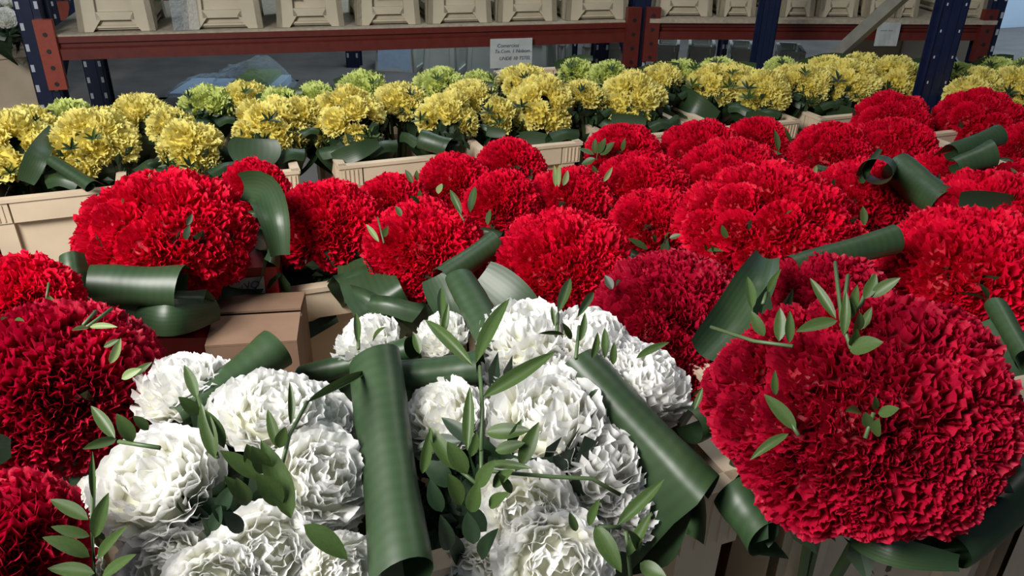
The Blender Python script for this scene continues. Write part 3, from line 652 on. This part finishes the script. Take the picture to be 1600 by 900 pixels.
roll_px(BD['D'], 690, 440, 775, 380, 22, 20, dd-.13, dd-.06, tail=.05)
flatleaf(BD['E'], [(750, 430, BD['E'].dp-.16), (800, 470, BD['E'].dp-.18), (850, 520, BD['E'].dp-.18)], 36)
flatleaf(BD['D'], [(680, 430, dd-.13), (700, 470, dd-.15), (715, 520, dd-.15)], 30)
J = BD['J']
flatleaf(Y, [(1100, 548, .80), (1150, 490, .84), (1185, 430, .86), (1200, 395, .92)], 34, cup=.5)
roll_px(BD['W'], 1235, 422, 1400, 375, 22, 24, tail=.03, d0=.95, d1=1.0)
S = BD['S']
roll_px(S, 1400, 258, 1478, 322, 26, 30, 1.42, 1.30, tail=.08, hand=-1)
roll_px(BD['W2'], 1369, 270, 1378, 262, 26, 24, 1.28, 1.40, tail=.02, wrap=345)
flatleaf(BD['W2'], [(1345, 285, 1.30), (1358, 258, 1.32), (1376, 232, 1.36)], 6, cup=.3)
roll_px(BD['RR'], 1485, 240, 1562, 212, 15, 18, 1.55, 1.6, tail=.05)
roll_px(BD['RR'], 1490, 262, 1552, 240, 14, 22, 1.5, 1.5, tail=.04)
flatleaf(BD['X2'], [(1500, 312, 1.2), (1600, 318, 1.25)], 16)
roll_px(Y, 1555, 478, 1604, 565, 22, 24, .78, .72, tail=.05)
roll_px(Y, 1490, 862, 1635, 745, 34, 40, .585, .62, tail=.03, wrap=300)
flatleaf(Y, [(1335, 835, .60), (1400, 862, .575), (1500, 880, .575)], 24, cup=.3)
flatleaf(Y, [(1400, 820, .62), (1480, 835, .61), (1560, 780, .62)], 40, cup=.2)
roll_px(Y, 1142, 765, 1195, 842, 36, 34, .68, .64, tail=.04, hand=-1)
flatleaf(BD['B'], [(795, 272), (832, 272)], 13)
roll_px(BD['N'], 1275, 262, 1320, 272, 6, 6, tail=.02)
# yellow row
yb = YB
roll_px(yb[1], 78, 250, 142, 292, 9, 11, yb[1].dp-.14, yb[1].dp-.16, tail=.03)
flatleaf(yb[0], [(40, 285, yb[0].dp-.1), (60, 240, yb[0].dp-.1), (85, 200, yb[0].dp)], 16)
flatleaf(yb[3], [(398, 215, yb[3].dp-.13), (398, 262, yb[3].dp-.14)], 40)
roll_px(yb[5], 655, 218, 702, 232, 16, 16, yb[5].dp-.12, yb[5].dp-.14, tail=.04)
flatleaf(yb[4], [(520, 250, yb[4].dp-.12), (560, 236, yb[4].dp-.13), (592, 222, yb[4].dp-.1)], 14)
flatleaf(yb[8], [(955, 186, yb[8].dp-.12), (1010, 190, yb[8].dp-.12)], 10)
flatleaf(yb[9], [(1050, 150, yb[9].dp), (1080, 165, yb[9].dp-.1), (1120, 185, yb[9].dp-.1)], 22)
for i in (2, 6, 7, 10, 12, 13, 15):
    B = yb[i]; x, y, wd = YEL[i][:3]; flatleaf(B, [(x-wd*.3, y+wd*.42, B.dp-.1), (x+wd*.2, y+wd*.48, B.dp-.1)], wd*.14)
for i, (x, y, wd, c) in enumerate(REAR):
    if i % 3 == 0: flatleaf(RB[i], [(x-wd*.5, y-4, RB[i].dp-.02), (x, y-14, RB[i].dp), (x+wd*.4, y-16, RB[i].dp)], 7)

# ------------------------------------------------------------------ sprigs
S_ = sprig
S_(W1, [(138, 812, 78, 780, 22), (140, 838, 80, 822, 18), (140, 870, 68, 838, 25), (148, 896, 74, 888, 24), (148, 840, 168, 772, 24), (154, 872, 190, 824, 20), (160, 900, 212, 866, 22), (146, 780, 144, 706, 10)], [[(148, 930), (144, 820), (146, 745)]], lift=.03)
S_(W1, [(180, 686, 142, 634, 20), (182, 686, 130, 700, 18), (208, 690, 182, 648, 24), (232, 672, 208, 650, 16)], [[(185, 690), (250, 700)]], lift=.03)
S_(W1, [(308, 624, 288, 570, 18), (312, 648, 280, 620, 22), (336, 716, 312, 630, 26), (404, 748, 344, 704, 26), (388, 784, 352, 744, 22), (350, 700, 322, 640, 20)], [[(340, 715), (310, 620)]], lift=.02)
S_(W1, [(455, 810, 408, 688, 40), (400, 730, 386, 695, 24), (454, 664, 454, 596, 12), (434, 700, 418, 640, 18), (436, 700, 446, 668, 20), (415, 740, 395, 700, 28), (440, 790, 400, 740, 34), (475, 820, 544, 874, 34), (385, 790, 370, 750, 26)], [[(436, 745), (452, 680), (480, 628)]], lift=.02)
S_(W1, [(478, 630, 578, 578, 17)], lift=.03)
S_(W1, [(365, 820, 330, 790, 26, 'dark'), (380, 830, 350, 800, 26, 'dark'), (340, 800, 360, 760, 26, 'dark'), (330, 830, 345, 790, 22, 'dark')], lift=.0)
S_(W2b, [(754, 621, 868, 549, 26), (744, 567, 795, 462, 26), (739, 572, 660, 494, 22), (730, 704, 734, 604, 20), (690, 500, 690, 446, 14), (692, 524, 700, 474, 12), (656, 553, 646, 519, 14)], [[(752, 704), (754, 640), (750, 572)], [(690, 530), (690, 495)]], lift=.045)
S_(W2b, [(559, 538, 556, 488, 12), (583, 533, 600, 510, 10)], [[(560, 545), (560, 530)]], lift=.06)
S_(W2b, [(759, 675, 829, 672, 28), (813, 729, 842, 660, 26), (764, 726, 827, 728, 16), (774, 704, 820, 692, 22), (710, 734, 670, 664, 26), (660, 740, 672, 672, 18), (735, 714, 745, 674, 16), (730, 740, 700, 690, 30), (745, 760, 770, 720, 26), (720, 790, 700, 740, 28), (770, 760, 800, 735, 22), (735, 800, 745, 755, 26), (793, 700, 815, 655, 16), (690, 800, 672, 750, 26, 'dark'), (700, 860, 690, 810, 26, 'dark'), (740, 850, 730, 800, 30, 'dark'), (800, 770, 780, 740, 16), (764, 790, 790, 770, 22)], [[(752, 760), (752, 704)], [(750, 760), (700, 720)], [(755, 735), (803, 740), (860, 745), (925, 748), (969, 773)]], lift=.0)
S_(W2b, [(720, 690, 650, 700, 30, 'dark'), (750, 700, 690, 650, 28, 'dark'), (705, 760, 660, 720, 34, 'dark'), (760, 830, 720, 790, 30, 'dark'), (720, 880, 700, 830, 30, 'dark'), (750, 870, 770, 830, 26, 'dark')], lift=-.03)
S_(W2b, [(872, 489, 891, 434, 18), (902, 496, 930, 452, 14), (906, 533, 915, 488, 12), (945, 560, 945, 512, 13), (893, 530, 880, 505, 12), (994, 560, 1046, 531, 14), (881, 523, 842, 521, 8), (958, 570, 960, 535, 12), (925, 560, 935, 520, 12), (866, 510, 862, 478, 8)], [[(900, 560), (905, 510)], [(870, 520), (872, 490)]], lift=.03)
S_(W2b, [(964, 821, 1038, 748, 22), (920, 821, 936, 780, 15), (930, 821, 972, 892, 32), (979, 870, 1018, 800, 20), (1000, 860, 985, 830, 18), (1000, 880, 1040, 900, 26), (900, 830, 890, 800, 14)], [[(935, 822), (970, 825)], [(985, 900), (978, 830)]], lift=.035)
S_(W2b, [(1085, 640, 1098, 606, 10)], lift=.05)
S_(Y, [(1175, 483, 1168, 432, 17), (1194, 525, 1174, 486, 19), (1200, 456, 1217, 422, 12), (1217, 533, 1219, 481, 20), (1233, 536, 1235, 486, 16)], [[(1239, 541), (1178, 533), (1111, 511)], [(1198, 458), (1192, 475)]], lift=.02)
S_(Y, [(1308, 501, 1244, 518, 22), (1306, 498, 1266, 433, 17), (1328, 489, 1339, 447, 15), (1350, 467, 1369, 428, 19), (1361, 464, 1406, 434, 20), (1335, 520, 1345, 490, 18), (1345, 515, 1362, 480, 14), (1328, 548, 1378, 534, 30), (1318, 525, 1322, 455, 16), (1325, 500, 1330, 470, 18), (1330, 540, 1340, 515, 18)], [[(1330, 545), (1315, 500), (1305, 410)], [(1315, 510), (1325, 430)], [(1320, 505), (1345, 475), (1365, 430)]], lift=.03)
S_(Y, [(1244, 672, 1194, 616, 24), (1212, 617, 1211, 580, 12), (1232, 678, 1172, 716, 16)], [[(1248, 680), (1235, 660)]], lift=.015)
S_(Y, [(1372, 646, 1405, 638, 20), (1368, 640, 1368, 620, 12), (1345, 645, 1325, 640, 16), (1356, 668, 1352, 644, 18), (1370, 682, 1372, 655, 18)], [[(1352, 685), (1365, 645)]], lift=.01)
S_(Y, [(1545, 467, 1530, 443, 10), (1540, 470, 1500, 455, 3)], lift=.03)
S_(Y, [(1085, 620, 1097, 606, 8)], lift=.01)
Z2 = BD['Z2']
S_(BD['Z1'], [(74, 492, 78, 462, 22, 'sprigpale'), (70, 500, 62, 480, 14), (112, 500, 86, 490, 12), (100, 512, 112, 478, 16)], [[(72, 470), (76, 442)]], lift=.02)
S_(Z2, [(138, 512, 112, 516, 9, 'sprigpale'), (140, 511, 182, 510, 11, 'sprigpale'), (172, 568, 188, 530, 14, 'sprigpale'), (162, 542, 186, 530, 10), (190, 592, 220, 576, 15, 'sprigpale'), (208, 586, 235, 566, 13), (12, 496, 2, 500, 8), (22, 502, 36, 500, 8)], [[(135, 512), (175, 482)], [(130, 508), (150, 486)]], lift=.02)
S_(BD['D'], [(592, 378, 572, 350, 9, 'sprigpale'), (600, 370, 606, 354, 10), (721, 334, 702, 295, 12), (735, 332, 742, 291, 14), (762, 352, 766, 326, 9), (655, 318, 642, 306, 8), (627, 338, 618, 322, 10), (685, 303, 690, 286, 11, 'sprigpale')], [[(600, 380), (590, 340)], [(725, 345), (705, 310)]], lift=.02)
S_(BD['K'], [(645, 286, 633, 265, 9), (652, 282, 651, 266, 8), (657, 315, 655, 297, 9)], lift=.02)
S_(BD['F'], [(868, 292, 866, 258, 8, 'sprigpale'), (873, 292, 874, 256, 10, 'sprigpale'), (880, 290, 887, 266, 10, 'sprigpale')], lift=.02)
S_(BD['G'], [(928, 242, 905, 232, 9), (930, 240, 930, 216, 10), (935, 240, 945, 216, 12), (938, 242, 960, 222, 14), (930, 248, 908, 256, 12), (972, 236, 976, 216, 8)], [[(932, 250), (936, 222)]], lift=.02)
S_(BD['H'], [(943, 284, 957, 261, 8, 'sprigpale'), (932, 272, 926, 258, 8)], lift=.02)
S_(BD['I'], [(1012, 390, 981, 372, 11), (1025, 378, 1020, 366, 8)], lift=.03)
S_(J, [(957, 452, 945, 430, 14, 'dark'), (962, 448, 968, 438, 10, 'dark'), (1040, 380, 1042, 362, 9), (1046, 372, 1064, 366, 9)], lift=.01)
S_(BD['M'], [(1216, 236, 1210, 202, 10), (1192, 238, 1222, 240, 8), (1236, 222, 1226, 200, 6)], lift=.02)
S_(BD['W2'], [(1268, 276, 1276, 258, 9, 'sprigpale'), (1287, 290, 1280, 278, 8), (1300, 292, 1303, 280, 9, 'dark')], lift=.02)
S_(BD['W'], [(1350, 352, 1348, 322, 12), (1136, 372, 1128, 352, 10), (1105, 392, 1128, 390, 8), (1104, 392, 1100, 382, 8), (1118, 398, 1112, 384, 9), (1228, 336, 1236, 328, 6)], lift=.02)
S_(BD['O'], [(1383, 206, 1380, 196, 7, 'sprigpale'), (1424, 214, 1416, 204, 7)], lift=.02)
S_(BD['T'], [(1585, 290, 1600, 270, 10, 'sprigpale'), (1590, 296, 1584, 268, 10), (1592, 282, 1580, 262, 8, 'sprigpale')], lift=.03)
S_(R1, [(292, 352, 300, 334, 9, 'dark'), (290, 375, 296, 352, 12, 'dark'), (235, 284, 232, 270, 6, 'sprigpale'), (192, 318, 190, 310, 6, 'sprigpale')], lift=.0)
for i, (x, y, wd, n, note) in enumerate(YEL):
    B = YB[i]
    for k in range(2):
        auto_sprig(B, x+B.seed.uniform(-.4, .4)*wd, y+B.seed.uniform(-.1, .4)*wd, 5, 12+wd*.05, kind=B.seed.choice(['dark', 'sprig']), spread=110)
for i, (x, y, wd, c) in enumerate(REAR):
    auto_sprig(RB[i], x+RB[i].seed.uniform(-.4, .4)*wd, y-2, 5, 13, kind='sprig' if i % 2 else 'dark', spread=80)
for B, (x, y) in ((WB[0], (15, 55)), (WB[1], (1340, 75)), (WB[2], (1420, 78))): auto_sprig(B, x, y, 6, 16, 'dark', 120)

# ------------------------------------------------------------------ crates under the flowers; stems reach down into them
KC = {'y': crate_meshes(.26, .40, .42, 1.06, M['crate']), 'r': crate_meshes(.31, .36, .44, 1.06, M['crate']), 'q': crate_meshes(.31, .30, .28, 1.06, M['crate']), 'n': crate_meshes(.31, .25, .56, 1.06, M['crate'])}
YCX = [-.335, .30+.11, .78, 1.33, 1.70, 2.15, 2.6, 3.05]
slots = []
ycr = []
for i, x in enumerate([-.335, .05, .42, .785, 1.15, 1.50, 1.86, 2.23, 2.6, 2.98, 3.35]):
    slots.append([x, 2.06, CZ-.62-.42, 'y', .42])
for x in [-.9+.34*i for i in range(16)]:
    slots.append([x, 2.52, CZ-.62-.42, 'y', .42]); slots.append([x+.1, 2.97, CZ-.62-.42, 'y', .42]); slots.append([x+.05, 3.42, CZ-.66-.42, 'y', .42])
for j, yy in enumerate((.575, )):
    for x in [-.50, -.125, .245, .635, 1.0, 1.36]: slots.append([x, yy, 0, 'n', .54])
for j, yy in enumerate((.98, 1.38, 1.73-.02)):
    for x in [-.9+.36*i for i in range(11)]:
        if not (j == 0 and x < .33) and not (j == 1 and x < -.1) and not (j == 2 and x < .1): slots.append([x, yy, 0, 'r' if j < 2 else 'q', .42])
slots.append([-.42, 1.0, 0, 'r', .42])
used = {}
for B in list(BD.values())+YB+RB+[W1, W2b]+WB[1:3]:
    s = min(range(len(slots)), key=lambda k: (slots[k][0]-B.c.x)**2+(slots[k][1]-B.c.y)**2); used.setdefault(s, []).append(B)
for k, Bs in used.items():
    for B in Bs:
        X, Yy, z, kd, h = slots[k]; z = max(z, 0)
        end = Vector((X+max(-.06, min(.06, B.c.x-X)), Yy+max(-.08, min(.08, B.c.y-Yy)), z+.03)); top = -Vector((0, 0, B.R*.25)); e2 = end-B.c
        r = random.Random(k); m = MB()
        for q in range(7):
            o = Vector((r.uniform(-.018, .018), r.uniform(-.018, .018), 0)); m.tube([top+o*2.2, top.lerp(e2, .35)+o, e2+o*1.2], .0045, 5)
        m.obj('stem_bundle', M['stem'], B.t)['kind'] = 'stuff'
fr = 0; order = sorted([k for k in range(len(slots)) if k in used], key=lambda k: (slots[k][3], slots[k][1], slots[k][0])); cnt = {}
for k in order + [q for q in range(11) if q not in used][:0]:
    X, Yy, z, kd, h = slots[k]; z = max(z, 0); row = (kd, .98 if Yy == 1.0 else Yy); cnt[row] = cnt.get(row, 0)+1
    rown = {('y', 2.06): 'front yellow row', ('y', 2.52): 'second yellow row', ('y', 2.97): 'third yellow row', ('y', 3.42): 'last yellow row', ('n', .575): 'nearest row', ('r', .98): 'first red row', ('r', 1.38): 'second red row', ('q', 1.71): 'third red row'}.get(row, 'red row')
    t = put_crate(KC[kd], (X, Yy, z), rnd.uniform(-.02, .02), 'tan plastic crate under the bouquets, %s from the left in the %s' % (ordw(cnt[row]-1), rown), 'crates in the ' + rown)
    if k == 2:
        m = MB(); r = random.Random(3)
        for q in range(16): u, v = r.gauss(-.095, .009), r.gauss(.35, .018); m.box(u-.004, u+.004, -.2085, -.2068, v-.005, v+.005)
        m.obj('stamp', M['redstamp'], t)['kind'] = 'stuff'
    if kd == 'n':
        m = MB(); r = random.Random(5+k)
        for q in range(26): u, v = r.gauss(.0, .012), r.uniform(.33, .46); s = r.uniform(.001, .004); m.box(u-s, u+s, -.137, -.1345, v-s, v+s*1.5)
        m.obj('stamp', M['stamp'], t)['kind'] = 'stuff'
for (x, y, d, sc) in ((700, 800, .70, .055), (705, 860, .66, .05), (690, 700, .74, .05), (730, 770, .68, .05)):
    link('foliage', FOL[int(x) % 3], W2b.t, Matrix.Translation(at(x, y, d)-W2b.c) @ Matrix.Diagonal((sc, sc, sc, 1)))['kind'] = 'stuff'
p = at(285, 528, 1.17); rc = thing('red_tray', (p.x, p.y, 0), 'dark red plastic tray in shade, left of the brown box', 'tray', None, rotp)
MB().prism([(-.075, 0), (.06, 0), (.065, p.z), (-.08, p.z)], 0, .08).obj('body', M['redp'], rc); MB().box(-.085, .07, -.004, .084, p.z-.012, p.z+.002).obj('rim', M['redp'], rc)
# red lidded box with a white label between the two left red bouquets
p = at(392, 495, 1.22)
rb = thing('red_box', (p.x, p.y+.05, 0), 'red plastic box with a white written label, in the gap below the left red bouquets', 'box', None, rotp+.1)
MB().box(-.055, .05, -.0, .06, 0, p.z+.06).obj('body', M['redp'], rb)
sheet(.075, .028, M['paper'], rb, Matrix.Translation((-.008, -.003, p.z+.045)))
writing([('AÑO', -.02, p.z+.026, 1)], rb, Matrix.Identity(4), .018, M['ink'])
p = at(380, 550, 1.12)
bb = thing('brown_box', (p.x, p.y, 0), 'brown cardboard box standing in the gap behind the left white carnations', 'box', None, rotp+.1)
MB().box(-.05, .075, 0, .15, 0, p.z+.01).obj('body', M['brown'], bb)
for a0, a1, sl in ((.0, .073, .006), (.15, .077, .010)): MB().prism([(a0, p.z+.0105), (a1, p.z+.0105+sl), (a1, p.z+.014+sl), (a0, p.z+.014)], -.05, .075, 'x').obj('flap', M['brown'], bb)
